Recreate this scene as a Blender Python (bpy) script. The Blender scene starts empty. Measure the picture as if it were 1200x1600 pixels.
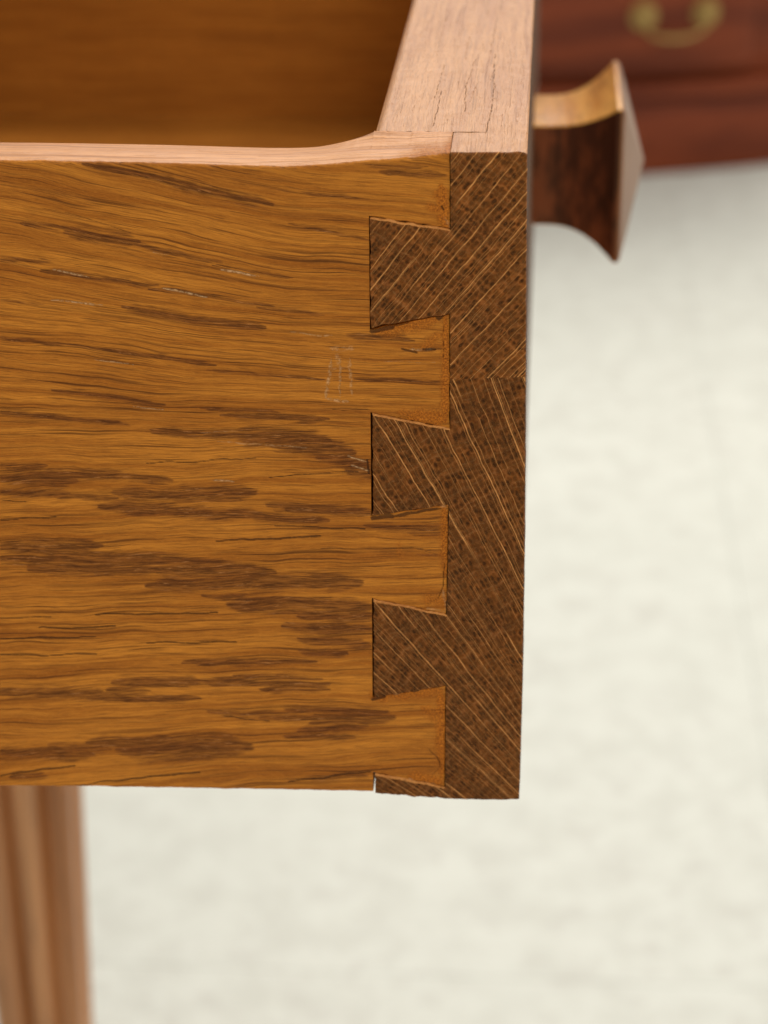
import bpy, math, random
import numpy as np
from mathutils import Matrix, Vector, noise as mn

random.seed(7); np.random.seed(7)
S = bpy.context.scene
C = S.collection
# ------------------------------------------------------------------ camera
FPX = 3450.0                                  # focal length in photo pixels (1200 x 1600)
def nrm(v): v = np.array(v, float); return v / np.linalg.norm(v)
d1 = np.array([272., -1601., FPX]); d2 = np.array([63., 0., FPX])
d2[1] = (FPX**2 + 272*63) / 1601.
eY = nrm(d1); eZ = -nrm(d2); eX = np.cross(eY, eZ)      # world axes in camera (right, down, forward)
RW = np.stack([eX, eY, eZ])                              # world = RW @ cam
Z0 = 0.311
p0 = np.array([(824-600)/FPX, (240-800)/FPX, 1.0]) * Z0
CAM = -(RW @ p0)                                         # world origin = near top outer corner of the drawer
def ray(px, py):
    return RW @ np.array([(px-600)/FPX, (py-800)/FPX, 1.0])
def hit(px, py, axis, val):
    r = ray(px, py); t = (val - CAM[axis]) / r[axis]; return CAM + r*t
cam = bpy.data.cameras.new("camera"); co = bpy.data.objects.new("camera", cam); C.objects.link(co)
cx = RW @ np.array([1, 0, 0]); cy = RW @ np.array([0, -1, 0]); cz = RW @ np.array([0, 0, -1])
M = Matrix([[cx[0], cy[0], cz[0], CAM[0]], [cx[1], cy[1], cz[1], CAM[1]], [cx[2], cy[2], cz[2], CAM[2]], [0, 0, 0, 1]])
co.matrix_world = M
cam.sensor_fit = 'VERTICAL'; cam.sensor_height = 36; cam.sensor_width = 27
cam.lens = FPX/1600*36; cam.clip_start = 0.01; cam.clip_end = 60
cam.dof.use_dof = True; cam.dof.focus_distance = 0.327; cam.dof.aperture_fstop = cam.lens/3.4
S.camera = co
# ------------------------------------------------------------------ light (shop interior, ceiling panels)
FLOOR_Z = -0.70
W = bpy.data.worlds.new("World"); S.world = W; W.use_nodes = True
bg = W.node_tree.nodes['Background']; bg.inputs[0].default_value = (1.0, 0.96, 0.90, 1); bg.inputs[1].default_value = 0.50
def lamp(name, loc, tgt, sx, sy, power, col=(1, .95, .88)):
    l = bpy.data.lights.new(name, 'AREA'); l.shape = 'RECTANGLE'; l.size = sx; l.size_y = sy; l.energy = power; l.color = col
    o = bpy.data.objects.new(name, l); C.objects.link(o); o.location = loc
    o.rotation_euler = (Vector(tgt)-Vector(loc)).to_track_quat('-Z', 'Y').to_euler(); return o
lamp('ceiling_light', (0.3, 3.6, 1.9), (0.3, 3.6, 0), 3.0, 1.6, 118)
lamp('ceiling_light', (0.2, 0.9, 1.9), (0.2, 0.9, 0), 1.2, 0.6, 18)
lamp('ceiling_light', (0.9, -1.9, 1.9), (0.9, -1.9, 0), 1.2, 0.6, 38)  # unseen lamp, placed behind the camera to light the table leg
lamp('ceiling_light', (3.0, 0.6, 1.9), (3.0, 0.6, 0), 1.2, 0.6, 20)
S.view_settings.view_transform = 'Standard'; S.view_settings.look = 'None'; S.view_settings.exposure = 0.0
S.view_settings.gamma = 1

# ------------------------------------------------------------------ node helper
class N:
    def __init__(s, name):
        s.m = bpy.data.materials.new(name); s.m.use_nodes = True; s.t = s.m.node_tree
        s.b = s.t.nodes['Principled BSDF']
    def n(s, ty, **k):
        x = s.t.nodes.new(ty)
        for a, v in k.items(): setattr(x, a, v)
        return x
    def put(s, sock, v):
        if v is None: return
        if isinstance(v, bpy.types.NodeSocket): s.t.links.new(v, sock)
        elif isinstance(v, (tuple, list)):
            sock.default_value = tuple(v) + ((1,) if sock.type == 'RGBA' and len(v) == 3 else ())
        else: sock.default_value = v
    def math(s, op, a, b=None, c=None, clamp=False):
        x = s.n('ShaderNodeMath', operation=op, use_clamp=clamp)
        for i, v in enumerate((a, b, c)): s.put(x.inputs[i], v)
        return x.outputs[0]
    def mul(s, a, b): return s.math('MULTIPLY', a, b)
    def add(s, a, b): return s.math('ADD', a, b)
    def ss(s, v, lo, hi, a=0.0, b=1.0):
        x = s.n('ShaderNodeMapRange', interpolation_type='SMOOTHSTEP')
        for i, q in enumerate((v, lo, hi, a, b)): s.put(x.inputs[i], q)
        return x.outputs[0]
    def vmul(s, v, k):
        x = s.n('ShaderNodeVectorMath', operation='MULTIPLY'); s.put(x.inputs[0], v); s.put(x.inputs[1], k); return x.outputs[0]
    def vadd(s, v, k):
        x = s.n('ShaderNodeVectorMath', operation='ADD'); s.put(x.inputs[0], v); s.put(x.inputs[1], k); return x.outputs[0]
    def noise(s, v, scale=1, detail=2, rough=.5, dist=0, col=False):
        x = s.n('ShaderNodeTexNoise'); s.put(x.inputs['Vector'], v); s.put(x.inputs['Scale'], scale)
        s.put(x.inputs['Detail'], detail); s.put(x.inputs['Roughness'], rough); s.put(x.inputs['Distortion'], dist)
        return x.outputs['Color' if col else 'Fac']
    def vor(s, v, scale=1, feature='F1', dim='3D', rnd=1, out='Distance'):
        x = s.n('ShaderNodeTexVoronoi', feature=feature, voronoi_dimensions=dim)
        s.put(x.inputs['W' if dim == '1D' else 'Vector'], v); s.put(x.inputs['Scale'], scale); s.put(x.inputs['Randomness'], rnd)
        return x.outputs[out]
    def mix(s, f, a, b, mode='MIX'):
        x = s.n('ShaderNodeMix', data_type='RGBA', blend_type=mode)
        s.put(x.inputs[0], f); s.put(x.inputs[6], a); s.put(x.inputs[7], b); return x.outputs[2]
    def attr(s, name, out='Vector'):
        return s.n('ShaderNodeAttribute', attribute_name=name, attribute_type='GEOMETRY').outputs[out]
    def sep(s, v):
        x = s.n('ShaderNodeSeparateXYZ'); s.put(x.inputs[0], v); return x.outputs
    def comb(s, a, b, c):
        x = s.n('ShaderNodeCombineXYZ')
        for i, v in enumerate((a, b, c)): s.put(x.inputs[i], v)
        return x.outputs[0]
    def bump(s, h, dist, strength=1.0, nrm=None):
        x = s.n('ShaderNodeBump'); s.put(x.inputs['Strength'], strength); s.put(x.inputs['Distance'], dist)
        s.put(x.inputs['Height'], h)
        if nrm is not None: s.put(x.inputs['Normal'], nrm)
        return x.outputs[0]
    def out(s, col, rough=.45, normal=None, **k):
        s.put(s.b.inputs['Base Color'], col); s.put(s.b.inputs['Roughness'], rough)
        if normal is not None: s.put(s.b.inputs['Normal'], normal)
        for a, v in k.items(): s.put(s.b.inputs[a.replace('_', ' ')], v)
        return s.m

# ------------------------------------------------------------------ materials
def long_grain(name, light=(.65, .240, .028), mid=(.38, .116, .0115), dark=(.060, .0155, .0036), pore=1.0, rough=.44, off=(0, 0, 0), bump=.00006, spec=.22, tint=(1, .82, .6), wob=1.0, sx=1.0):
    m = N(name)
    g = m.vadd(m.vmul(m.attr('gc'), (sx, 1, 1)), off)
    mk = m.n('ShaderNodeSeparateColor'); m.put(mk.inputs[0], m.attr('mk', 'Color'))
    R, G, B = mk.outputs; A = m.attr('mk', 'Alpha')
    w = m.noise(m.vmul(g, (.06, .12, .12)), 1, 2, .5); w2 = m.noise(m.vmul(g, (.45, .8, .8)), 1, 2, .5)
    wv = m.comb(0.0, m.add(m.mul(m.math('SUBTRACT', w, .5), 2.2*wob), m.mul(m.math('SUBTRACT', w2, .5), .10*wob)), 0.0)
    g = m.vadd(g, wv)
    n1 = m.noise(m.vmul(g, (.025, .22, .22)), 1, 3, .55)
    n2 = m.noise(m.vmul(g, (.035, 1.1, 1.1)), 1, 4, .6)
    n2b = m.noise(m.vmul(m.vadd(g, (3, 17, 5)), (.07, 2.6, 2.6)), 1, 4, .65)
    n3 = m.noise(m.vmul(g, (.30, 9, 9)), 1, 3, .6)
    n3b = m.noise(m.vmul(g, (1.6, 12, 12)), 1, 2, .5)
    n2c = m.noise(m.vmul(m.vadd(g, (13, 37, 5)), (.018, .9, .9)), 1, 3, .5)
    col = m.mix(m.ss(m.add(m.mul(n1, .35), m.add(m.mul(n2, .35), m.mul(n2c, .30))), .39, .59), mid, light)
    dm = m.mix(.5, mid, dark)
    col = m.mix(m.ss(n2b, .49, .72, 0, .62), col, dm)
    col = m.mix(m.ss(n3, .42, .64, 0, .46), col, dm)
    col = m.mix(m.ss(n3b, .5, .72, 0, .38), col, light)
    # long pores, thin and dashed
    p1 = m.ss(m.noise(m.vmul(g, (.035, 2.3, 2.3)), 1, 2, .55), .575, .655)
    p2 = m.ss(m.noise(m.vmul(m.vadd(g, (31, 7, 3)), (.075, 4.6, 4.6)), 1, 2, .55), .575, .67)
    p2 = m.mul(p2, m.ss(m.noise(m.vmul(g, (.03, .5, .5)), 1, 2), .40, .58, .25, 1))
    p3 = m.ss(m.noise(m.vmul(m.vadd(g, (61, 27, 3)), (.30, 9.0, 9.0)), 1, 2, .55), .60, .70, 0, .6)
    pr = m.mul(m.math('MAXIMUM', m.mul(p1, m.ss(n1, .38, .62, .75, .30)), m.math('MAXIMUM', m.mul(p2, .65), m.mul(p3, .75))), pore)
    # dense porous bands made of short dark slits with a frayed outline
    f1 = m.ss(m.noise(m.vmul(m.vadd(g, (5, 77, 1)), (.16, 4.2, 4.2)), 1, 4, .7), .40, .57)
    f2 = m.ss(m.noise(m.vmul(m.vadd(g, (8, 7, 1)), (.45, 9, 9)), 1, 3, .6), .38, .60)
    edge = m.noise(m.vmul(m.vadd(g, (9, 3, 7)), (.085, 3.0, 3.0)), 1, 5, .8)
    pm = m.ss(m.add(R, m.mul(m.math('SUBTRACT', edge, .5), 3.2)), .15, .75)
    pm = m.mul(pm, m.ss(R, .0, .30))
    patch = m.mul(pm, m.add(m.mul(f1, .50), m.mul(f2, .40)))
    tot = m.math('MAXIMUM', pr, patch)
    col = m.mix(m.mul(pm, .42), col, (.22, .058, .016))
    col = m.mix(m.math('MINIMUM', tot, .93), col, dark)
    # light slits left beside the deepest pores
    sl = m.mul(m.ss(m.noise(m.vmul(m.vadd(g, (.0, .10, .10)), (.35, 5.2, 5.2)), 1, 3, .7), .60, .68), pm)
    col = m.mix(m.mul(sl, .65), col, (.66, .28, .085))
    # glue and crushed fibre on the ends of the tails
    o = m.attr('ob')
    gn = m.noise(o, 1.1, 5, .75)
    gm = m.ss(m.add(G, m.mul(m.math('SUBTRACT', gn, .5), .9)), .14, .95)
    gcol = m.mix(m.ss(m.noise(o, 3.2, 4, .75), .38, .62), (.25, .062, .006), (.62, .19, .016))
    col = m.mix(m.mul(gm, .9), col, gcol)
    fl = m.ss(m.mul(B, m.ss(m.noise(m.vmul(o, (1.4, 1.4, 1.8)), 1, 4, .7), .34, .60, .35, 1)), .18, .85)
    col = m.mix(m.mul(fl, .78), col, (.84, .50, .24))
    ck = m.ss(m.mul(A, m.ss(m.noise(o, 2.0, 4, .7), .30, .5, .5, 1.1)), .22, .75)
    col = m.mix(m.mul(ck, .8), col, (.045, .013, .004))
    h = m.add(m.mul(n3, .30), m.mul(tot, -.9)); h = m.add(h, m.mul(n2, .5)); h = m.add(h, m.mul(gm, m.mul(gn, 3.2)))
    h = m.add(h, m.mul(ck, -3.0)); h = m.add(h, m.mul(fl, -3.0))
    h = m.add(h, m.mul(m.noise(o, .35, 2, .5), 1.2))
    rr = m.add(rough, m.add(m.mul(tot, .2), m.mul(gm, .15)))
    return m.out(col, rr, m.bump(h, bump), Specular_IOR_Level=spec, Specular_Tint=tint)

def end_grain(name, off=(0, 0, 0), k=1.0, raysc=.42):
    m = N(name)
    g = m.vadd(m.attr('gc'), off)
    A = m.attr('mk', 'Alpha')
    wob = m.math('SUBTRACT', m.noise(m.vmul(g, (.25, .25, .25)), 1, 2), .5)
    x, y, z = m.sep(g)
    wob2 = m.mul(m.math('SUBTRACT', m.noise(m.vmul(g, (1.2, 1.2, 1.2)), 1, 2), .5), .10)
    u = m.add(x, m.add(m.mul(wob, .5), wob2)); v = m.add(y, m.mul(wob, 2.2))
    # growth rings across the rays
    ring = m.math('SINE', m.mul(v, 2*math.pi/2.9)); ring = m.add(m.mul(ring, .5), .5)
    pn = m.math('SUBTRACT', m.noise(m.comb(m.mul(u, 1.9), m.mul(v, 1.9), 3.0), 1, 3, .6), .5)
    pv = m.vor(m.comb(m.add(m.mul(u, 1.5), m.mul(pn, .40)), m.add(m.mul(v, 1.0), m.mul(pn, .35)), 0.0), 1, 'F1', '2D', .55)
    pores = m.ss(m.add(pv, m.mul(pn, .55)), .56, .16)
    net = m.ss(m.add(pv, m.mul(pn, .5)), .42, .66)
    pores = m.mul(pores, m.ss(ring, .10, .75, .55, 1))
    pid = m.vor(m.comb(m.add(m.mul(u, 1.5), m.mul(pn, .40)), m.add(m.mul(v, 1.0), m.mul(pn, .35)), 0.0), 1, 'F1', '2D', .55, 'Color')
    pores = m.mul(pores, m.ss(m.sep(pid)[0], .1, .8, .35, 1))
    tis = m.noise(m.comb(m.mul(u, 4.5), m.mul(v, 2.6), 9.0), 1, 4, .75, .6)
    c1 = m.math('ABSOLUTE', m.math('SUBTRACT', m.noise(m.comb(m.mul(u, 1.9), m.mul(v, 1.7), 4.0), 1, 4, .7, 1.3), .5))
    c2 = m.math('ABSOLUTE', m.math('SUBTRACT', m.noise(m.comb(m.mul(u, 3.3), m.mul(v, 2.8), 14.0), 1, 3, .7, 1.0), .5))
    curl = m.math('MAXIMUM', m.ss(c1, .030, .0), m.mul(m.ss(c2, .030, .0), .7))
    curl = m.mul(curl, m.ss(m.noise(g, .5, 3), .38, .60, .2, 1))
    dots = m.mul(m.ss(m.math('SINE', m.mul(m.add(v, m.mul(pn, .25)), 2*math.pi/.62)), .3, 1), m.mul(m.ss(ring, .55, .15), m.ss(m.noise(m.comb(m.mul(u, 6), m.mul(v, 2), 2.0), 1, 2), .42, .58)))
    fine = m.ss(m.math('SINE', m.mul(m.add(u, m.mul(tis, .12)), 2*math.pi/.42)), .2, 1.0)
    br = m.noise(m.vmul(g, (.09, .16, .1)), 1, 3, .55)
    base = m.mix(m.ss(br, .32, .68), (.128*k, .0285*k, .0045*k), (.260*k, .069*k, .0090*k))
    base = m.mix(m.ss(tis, .36, .68, 0, .75), base, (.30*k, .112*k, .022*k))
    base = m.mix(m.mul(fine, .14), base, (.32*k, .13*k, .022*k))
    base = m.mix(m.mul(net, m.ss(tis, .3, .6, .15, .55)), base, (.43*k, .150*k, .042*k))
    base = m.mix(m.mul(dots, .5), base, (.32, .16, .06))
    base = m.mix(m.mul(pores, .88), base, (.034, .0095, .0020))
    base = m.mix(m.mul(curl, .55), base, (.42, .185, .060))
    # rays
    def rays(sc, th, w, lo_=.34):
        d = m.vor(m.add(u, w), sc, 'F1', '1D', .85)
        idr = m.vor(m.add(u, w), sc, 'F1', '1D', .85, 'W')
        on = m.noise(m.comb(m.mul(idr, 3.1), m.mul(v, .045), w), 1, 1)
        wd = m.ss(m.noise(m.comb(m.mul(idr, 7.3), m.mul(v, .03), 5.0), 1, 1), .3, .7, .55, 1.35)
        return m.mul(m.ss(m.math('DIVIDE', d, wd), th, th*.25), m.ss(on, lo_, lo_+.1))
    r = m.math('MAXIMUM', rays(raysc, .044, .0, .36), m.mul(rays(raysc*1.55, .036, 17.3, .46), .7))
    r = m.math('MAXIMUM', r, m.mul(rays(raysc*2.6, .050, 51.3, .36), .5))
    base = m.mix(m.mul(r, m.ss(tis, .2, .5, .80, 1.0)), base, (.74, .33, .100))
    ck = m.ss(A, .30, .6); base = m.mix(ck, base, (.02, .008, .003))
    h = m.add(m.mul(tis, .8), m.add(m.mul(pores, -1.3), m.mul(r, .5))); h = m.add(h, m.mul(curl, .8))
    return m.out(base, .5, m.bump(h, .00008), Specular_IOR_Level=.14, Specular_Tint=(1, .82, .6))

MAT_SIDE = long_grain('oak_face_grain')
MAT_EDGE = long_grain('oak_top_edge', light=(.66, .275, .065), mid=(.52, .19, .038), dark=(.17, .055, .016), pore=.75, sx=.6, rough=.42, spec=.4, tint=(1, .80, .60), off=(40, 3, 9), bump=.00007)  # pale base colour holds the overhead glare on the worn top edges
MAT_FTOP = long_grain('oak_front_top', light=(.60, .265, .080), mid=(.46, .175, .046), dark=(.13, .045, .018), pore=.5, wob=.5, sx=1.0, rough=.40, spec=.5, tint=(1, .80, .62), off=(70, 13, 2), bump=.00009)  # base lifted to pale tan, the glare on the top is in the colour
MAT_IN = long_grain('oak_inner_face', light=(.54, .205, .028), mid=(.37, .128, .016), dark=(.16, .05, .009), pore=.5, rough=.45, off=(10, 55, 21))
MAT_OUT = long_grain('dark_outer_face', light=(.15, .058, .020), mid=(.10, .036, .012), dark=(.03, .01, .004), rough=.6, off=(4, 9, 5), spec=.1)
MAT_END1 = end_grain('oak_end_grain_upper', (3, 0, 0), .98, .42)
MAT_END2 = end_grain('oak_end_grain_lower', (11, 40, 0), .80, .34)

# ------------------------------------------------------------------ mesh accumulator
def tag(o, label=None, cat=None, group=None, kind=None):
    if label: o['label'] = label
    if cat: o['category'] = cat
    if group: o['group'] = group
    if kind: o['kind'] = kind
    return o
class Acc:
    def __init__(s): s.v = []; s.g = []; s.k = []; s.f = []; s.mi = []; s.n = 0
    def grid(s, P, G, K=None, mat=0, out=(0, -1, 0)):
        P = np.asarray(P, float); n, m_ = P.shape[:2]
        if K is None: K = np.zeros((n, m_, 4))
        idx = (np.arange(n*m_).reshape(n, m_) + s.n)
        a, b, c, d = idx[:-1, :-1], idx[1:, :-1], idx[1:, 1:], idx[:-1, 1:]
        nr = np.cross(P[1:, :-1]-P[:-1, :-1], P[:-1, 1:]-P[:-1, :-1]).reshape(-1, 3).sum(0)
        q = np.stack([a, b, c, d] if nr @ np.array(out) > 0 else [a, d, c, b], -1).reshape(-1, 4)
        s.v.append(P.reshape(-1, 3)); s.g.append(np.asarray(G, float).reshape(-1, 3)); s.k.append(np.asarray(K, float).reshape(-1, 4))
        s.f.append(q); s.mi.append(np.full(len(q), mat)); s.n += n*m_
    def build(s, name, mats, parent=None, smooth=True):
        v = np.concatenate(s.v); f = np.concatenate(s.f); g = np.concatenate(s.g); k = np.concatenate(s.k); mi = np.concatenate(s.mi)
        me = bpy.data.meshes.new(name)
        me.from_pydata(v.tolist(), [], f.tolist())
        for mt in mats: me.materials.append(mt)
        me.polygons.foreach_set('material_index', mi.astype(np.int32))
        me.polygons.foreach_set('use_smooth', np.full(len(f), smooth))
        a = me.attributes.new('gc', 'FLOAT_VECTOR', 'POINT'); a.data.foreach_set('vector', g.astype(np.float32).ravel())
        a = me.attributes.new('ob', 'FLOAT_VECTOR', 'POINT'); a.data.foreach_set('vector', (v*1000).astype(np.float32).ravel())
        a = me.attributes.new('mk', 'FLOAT_COLOR', 'POINT'); a.data.foreach_set('color', k.astype(np.float32).ravel())
        me.update()
        o = bpy.data.objects.new(name, me); C.objects.link(o)
        if parent: o.parent = parent; o.matrix_parent_inverse = parent.matrix_world.inverted()
        return o
def empty(name, loc, rz=0):
    o = bpy.data.objects.new(name, None); C.objects.link(o); o.location = loc; o.rotation_euler = (0, 0, rz)
    o.matrix_world = Matrix.Translation(loc) @ Matrix.Rotation(rz, 4, 'Z'); o.empty_display_size = .05
    return o

# photo pixel on the plane of the drawer side (y = 0)  ->  world x, z      (measured dimensions of the joint)
def F(px, py):
    px, py = np.broadcast_arrays(np.asarray(px, float), np.asarray(py, float))
    c = np.stack([(px-600)/FPX, (py-800)/FPX, np.ones_like(px)], -1)
    r = c @ RW.T
    t = (0 - CAM[1]) / r[..., 1]
    return CAM[0] + r[..., 0]*t, CAM[2] + r[..., 2]*t
MM = 11.1                                      # photo pixels per millimetre on that plane

# measured outlines
def interp(xs, ys): return lambda x: np.interp(x, xs, ys)
topN = interp([-10, 0, 100, 200, 300, 375, 450, 510, 560, 600, 640, 690, 706], [251, 251, 252.5, 254, 257, 260, 260.5, 258, 253, 249, 247, 241, 239])
botS = interp([-10, 0, 150, 300, 450, 590], [1228, 1228, 1229, 1231.5, 1234, 1237])
xb = lambda y: 576.5 + (np.asarray(y)-340)*.0075
xt = interp([230, 350, 500, 670, 800, 960, 1230, 1260], [704, 704, 703.5, 703.5, 701.5, 698.5, 695.5, 695])
xr = interp([230, 240, 500, 850, 1050, 1180, 1225, 1260], [824, 824, 822, 819.5, 816.5, 813.5, 812, 811])
TAILS = [(248, 239, 338, 358), (515, 490, 645, 669), (806, 787, 935, 960), (1090, 1071, 1207, 1229)]
PINS = [(338, 358, 513, 490), (645, 669, 806, 787), (935, 960, 1090, 1071), (1207, 1229, 1239, 1247.5)]

# grain flow on the side
slope = interp([200, 260, 350, 430, 526, 600, 680, 750, 900, 1100, 1200, 1260], [.25, .235, .20, .185, .13, .095, .0, -.02, -.03, -.03, -.07, -.10])
def Pf(x): x = np.asarray(x, float); return np.where(x < 0, x*.35, np.where(x < 450, x - 60*np.sin(x/450*math.pi*2)/(2*math.pi)*1.2, 450+(x-450)*.45))
def side_gc(px, py, dep):
    t = py - slope(py)*Pf(px)
    return np.stack([px/MM, t/MM, dep*1000 + 0*px], -1)

# (x0,y0,x1,y1,half width,strength)
DARK = [(137,257,280,285,7,1),(270,285,417,320,10,1),(40,349,120,360,6,.9),(110,362,210,380,13,.9),(210,380,340,412,5,.9),(340,415,450,434,4,.8),
 (0,404,70,409,6,.8),(70,424,240,446,6,.9),(240,450,420,478,5,.9),(200,480,300,500,9,1),(280,495,405,513,8,1),(0,470,60,475,5,.6),
 (410,480,500,490,4,.8),(0,526,167,547,4,.9),(167,547,330,570,5,.9),(330,578,500,592,4,.8),(90,610,250,632,6,.9),(320,638,430,645,4,.9),(0,642,190,663,4,.9),(360,648,500,655,5,.8),(460,350,570,375,4,.7),(480,300,570,312,4,.6),
 (250,674,420,682,7,.8),(380,678,500,690,13,1),(430,690,540,706,11,1),(500,705,570,735,9,.9),(555,735,575,745,7,.8),
 (0,745,105,750,9,1),(0,728,60,728,4,.8),(70,742,190,742,7,.9),(180,740,255,752,6,.8),(0,769,95,770,5,.8),(100,775,170,778,5,.7),
 (190,768,300,775,8,.9),(170,790,300,800,9,1),(280,772,385,770,10,1),(290,800,400,805,7,1),(390,806,500,812,6,.9),(460,795,570,800,7,.9),(430,790,480,792,5,.8),
 (0,856,145,852,8,1),(0,874,230,872,8,1),(60,886,240,888,9,1),(190,870,330,884,9,1),(260,892,415,896,10,1),(330,880,400,890,6,.8),
 (245,914,400,912,9,1),(380,910,550,910,11,1),(330,932,480,938,4,.9),(370,945,572,948,10,1),(480,962,575,965,8,1),(400,952,470,956,5,.8),
 (455,978,575,985,7,.9),(480,1000,565,1008,7,.8),(480,1018,530,1020,6,.9),(300,1036,480,1034,5,.8),(190,1066,300,1066,7,.9),(320,1064,500,1070,5,1),(380,1056,490,1062,4,.8),
 (420,1076,500,1078,5,.8),(0,1081,160,1084,8,.8),(150,1090,300,1092,5,.9),(180,1078,220,1080,6,.8),(340,1112,460,1118,5,.7),(420,1122,575,1118,5,.8),(460,1108,590,1112,6,.8),
 (480,1140,560,1135,6,.8),(460,1150,540,1152,5,.7),(500,1128,600,1122,9,.8),(150,1162,260,1156,8,.9),(200,1170,375,1168,15,.95),(250,1184,330,1184,6,.7),(0,1176,130,1178,9,.8),(90,1165,160,1170,7,.6),(30,1215,60,1215,6,.7),(490,1216,560,1212,6,.5),
 (550,525,640,532,8,.9),(560,592,690,598,4,.9),(650,548,690,545,4,.5),(600,268,690,275,6,.8),(580,258,660,262,5,.6),(585,820,690,826,7,.6),(650,830,690,836,5,.6),(590,862,690,868,3,.4)]
GLUE = [(586,1084,600,1088,6,1),(600,1084,640,1092,5,.8),(690,290,694,340,9,1),(675,325,690,330,7,.8),(590,520,680,500,10,.75),(696,495,696,660,6,1),(660,545,690,520,8,.7),(640,652,695,655,11,1),(620,645,650,648,6,.7),(695,795,696,900,7,.9),(670,935,695,940,9,.7),
 (620,1084,690,1080,7,.8),(690,1085,691,1215,8,.9),(660,1105,690,1125,9,.7),(640,1212,690,1222,7,.9),(650,655,690,658,9,.9),(625,850,628,870,5,.5),(585,1092,620,1080,5,.6),(686,340,698,352,5,1)]
FLECK = [(345,422,405,432,2.0,1),(255,451,322,465,2.0,1),(80,423,140,433,2.0,.8),(80,469,160,477,2.0,.8),(150,562,210,570,1.6,.7),(450,520,520,525,1.6,.7),(210,636,255,640,1.6,.8),(235,393,265,398,1.6,.6),
 (518,560,509,625,4,.62),(531,558,531,620,3.2,.55),(543,565,551,620,3.4,.5),(510,624,545,627,3.5,.6),(514,575,545,573,3.2,.4),(520,547,548,545,7,.45),(528,590,532,600,16,.22),(330,750,365,752,2,.8),(545,712,572,722,2,.8),(550,728,575,736,2,.8),
 (600,565,680,566,1.2,.5),(640,545,678,546,2.2,.8),(528,556,530,566,6,.5),(546,560,549,616,3.4,.5),(660,900,690,905,1.2,.3),(340,690,480,700,2.5,.5),(310,677,380,672,2,.5),(330,955,380,958,1.5,.4),(583,1076,602,1078,1.6,.8),(602,1078,622,1085,3.4,1),(584,1076,600,1077,3,1),(692,922,697,955,4,.5),(668,951,697,956,3.5,.5),(690,790,699,790,3.5,.5),(699,795,699,880,1.5,.35),(694,340,702,354,4,.45),(640,1216,655,1222,2,.9),(655,1222,680,1226,1.6,.8)]
CRACK = [(628,546,652,550,2.2,.7),(662,545,678,547,2.0,.8),(684,497,692,490,4.0,.9),(692,500,692,560,1.3,.5),
 (640,856,690,866,1.1,.45),(693,880,693,915,1.3,.6),(693,915,685,933,1.3,.6),(685,933,668,942,1.3,.5),
 (670,1170,682,1182,1.6,.5),(682,1182,688,1200,1.8,.6),(688,1200,676,1210,1.6,.5),(583,517,612,511,4,1),(612,509,640,505,1.5,.6),(583,1092,600,1088,2.5,.8),(583,809,612,806,3.4,1),(612,806,690,794,2.3,.9),(500,857,690,859,1.2,.6),(585,648,602,651,2.2,.8),(697,940,698,958,2,.8),(520,640,575,640,1.2,.5),(600,1090,690,1080,1.2,.35),
 (574,720,576,740,2,.8),(585,1079,600,1076,1.4,.5),(0,1212,118,1196,1.4,.9),(160,1223,310,1206,1.5,.9),(450,1223,580,1205,1.4,.9),(120,1228,160,1223,1.2,.7),(690,322,692,326,2,.9),
 (0,783,40,782,1.2,.6),(0,812,90,808,1.2,.8),(340,845,500,838,1.3,.9),(150,960,340,958,1.3,.9),(60,982,180,978,1.3,.9),(0,998,150,995,1.2,.9),(230,1005,370,1003,1.2,.9),(0,1024,150,1023,1.2,.8),(320,655,570,643,.9,.2),
 (230,724,400,716,1.2,.7),(420,745,560,738,1.2,.7),(430,822,570,826,1.2,.8),(0,966,80,964,1.2,.7),(100,330,205,365,1.2,.5),(350,1118,420,1128,1.2,.7),(490,1116,560,1124,1.2,.5),(500,1150,560,1148,1.2,.5)]
def strokes(L, px, py, jag=0):
    out = np.zeros(np.shape(px))
    if np.size(px) > 50:
        px = px + jit(px, py, 71, .03)*3 + jit(px, py, 72, .11)*1.0; py = py + jit(px, py, 73, .025)*3.0 + jit(px, py, 74, .07)*.8
    for x0, y0, x1, y1, w, s in L:
        dx, dy = x1-x0, y1-y0; l2 = dx*dx+dy*dy+1e-6
        t = ((px-x0)*dx+(py-y0)*dy)/l2; tc = np.clip(t, 0, 1)
        d2_ = (px-x0-tc*dx)**2 + (py-y0-tc*dy)**2
        tap = np.clip(np.minimum(tc, 1-tc)*4+.35, 0, 1) if l2 > 900 else 1
        we = np.maximum(w*tap, min(w, 1.2))
        out = np.maximum(out, s*np.exp(-d2_/(we*we)))
    return out
def side_mk(px, py):
    K = np.zeros(px.shape+(4,))
    K[..., 0] = strokes([((a-14, b, c+14, d, w*1.30, s_*.95) if b > 640 else (a-8, b, c+8, d, w*.85, s_*.85)) for a, b, c, d, w, s_ in DARK], px, py); K[..., 1] = strokes([(a, b, c, d, w*1.6, s_) for a, b, c, d, w, s_ in GLUE], px, py)
    K[..., 2] = strokes(FLECK, px, py); K[..., 3] = strokes(CRACK, px, py)
    return K
def jit(a, b, c=0, sc=1.0):
    f = np.frompyfunc(lambda x, y: mn.noise((x, y, c)), 2, 1)
    return f(np.asarray(a, float)*sc, np.asarray(b, float)*sc + 0*np.asarray(a, float)).astype(float)

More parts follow.
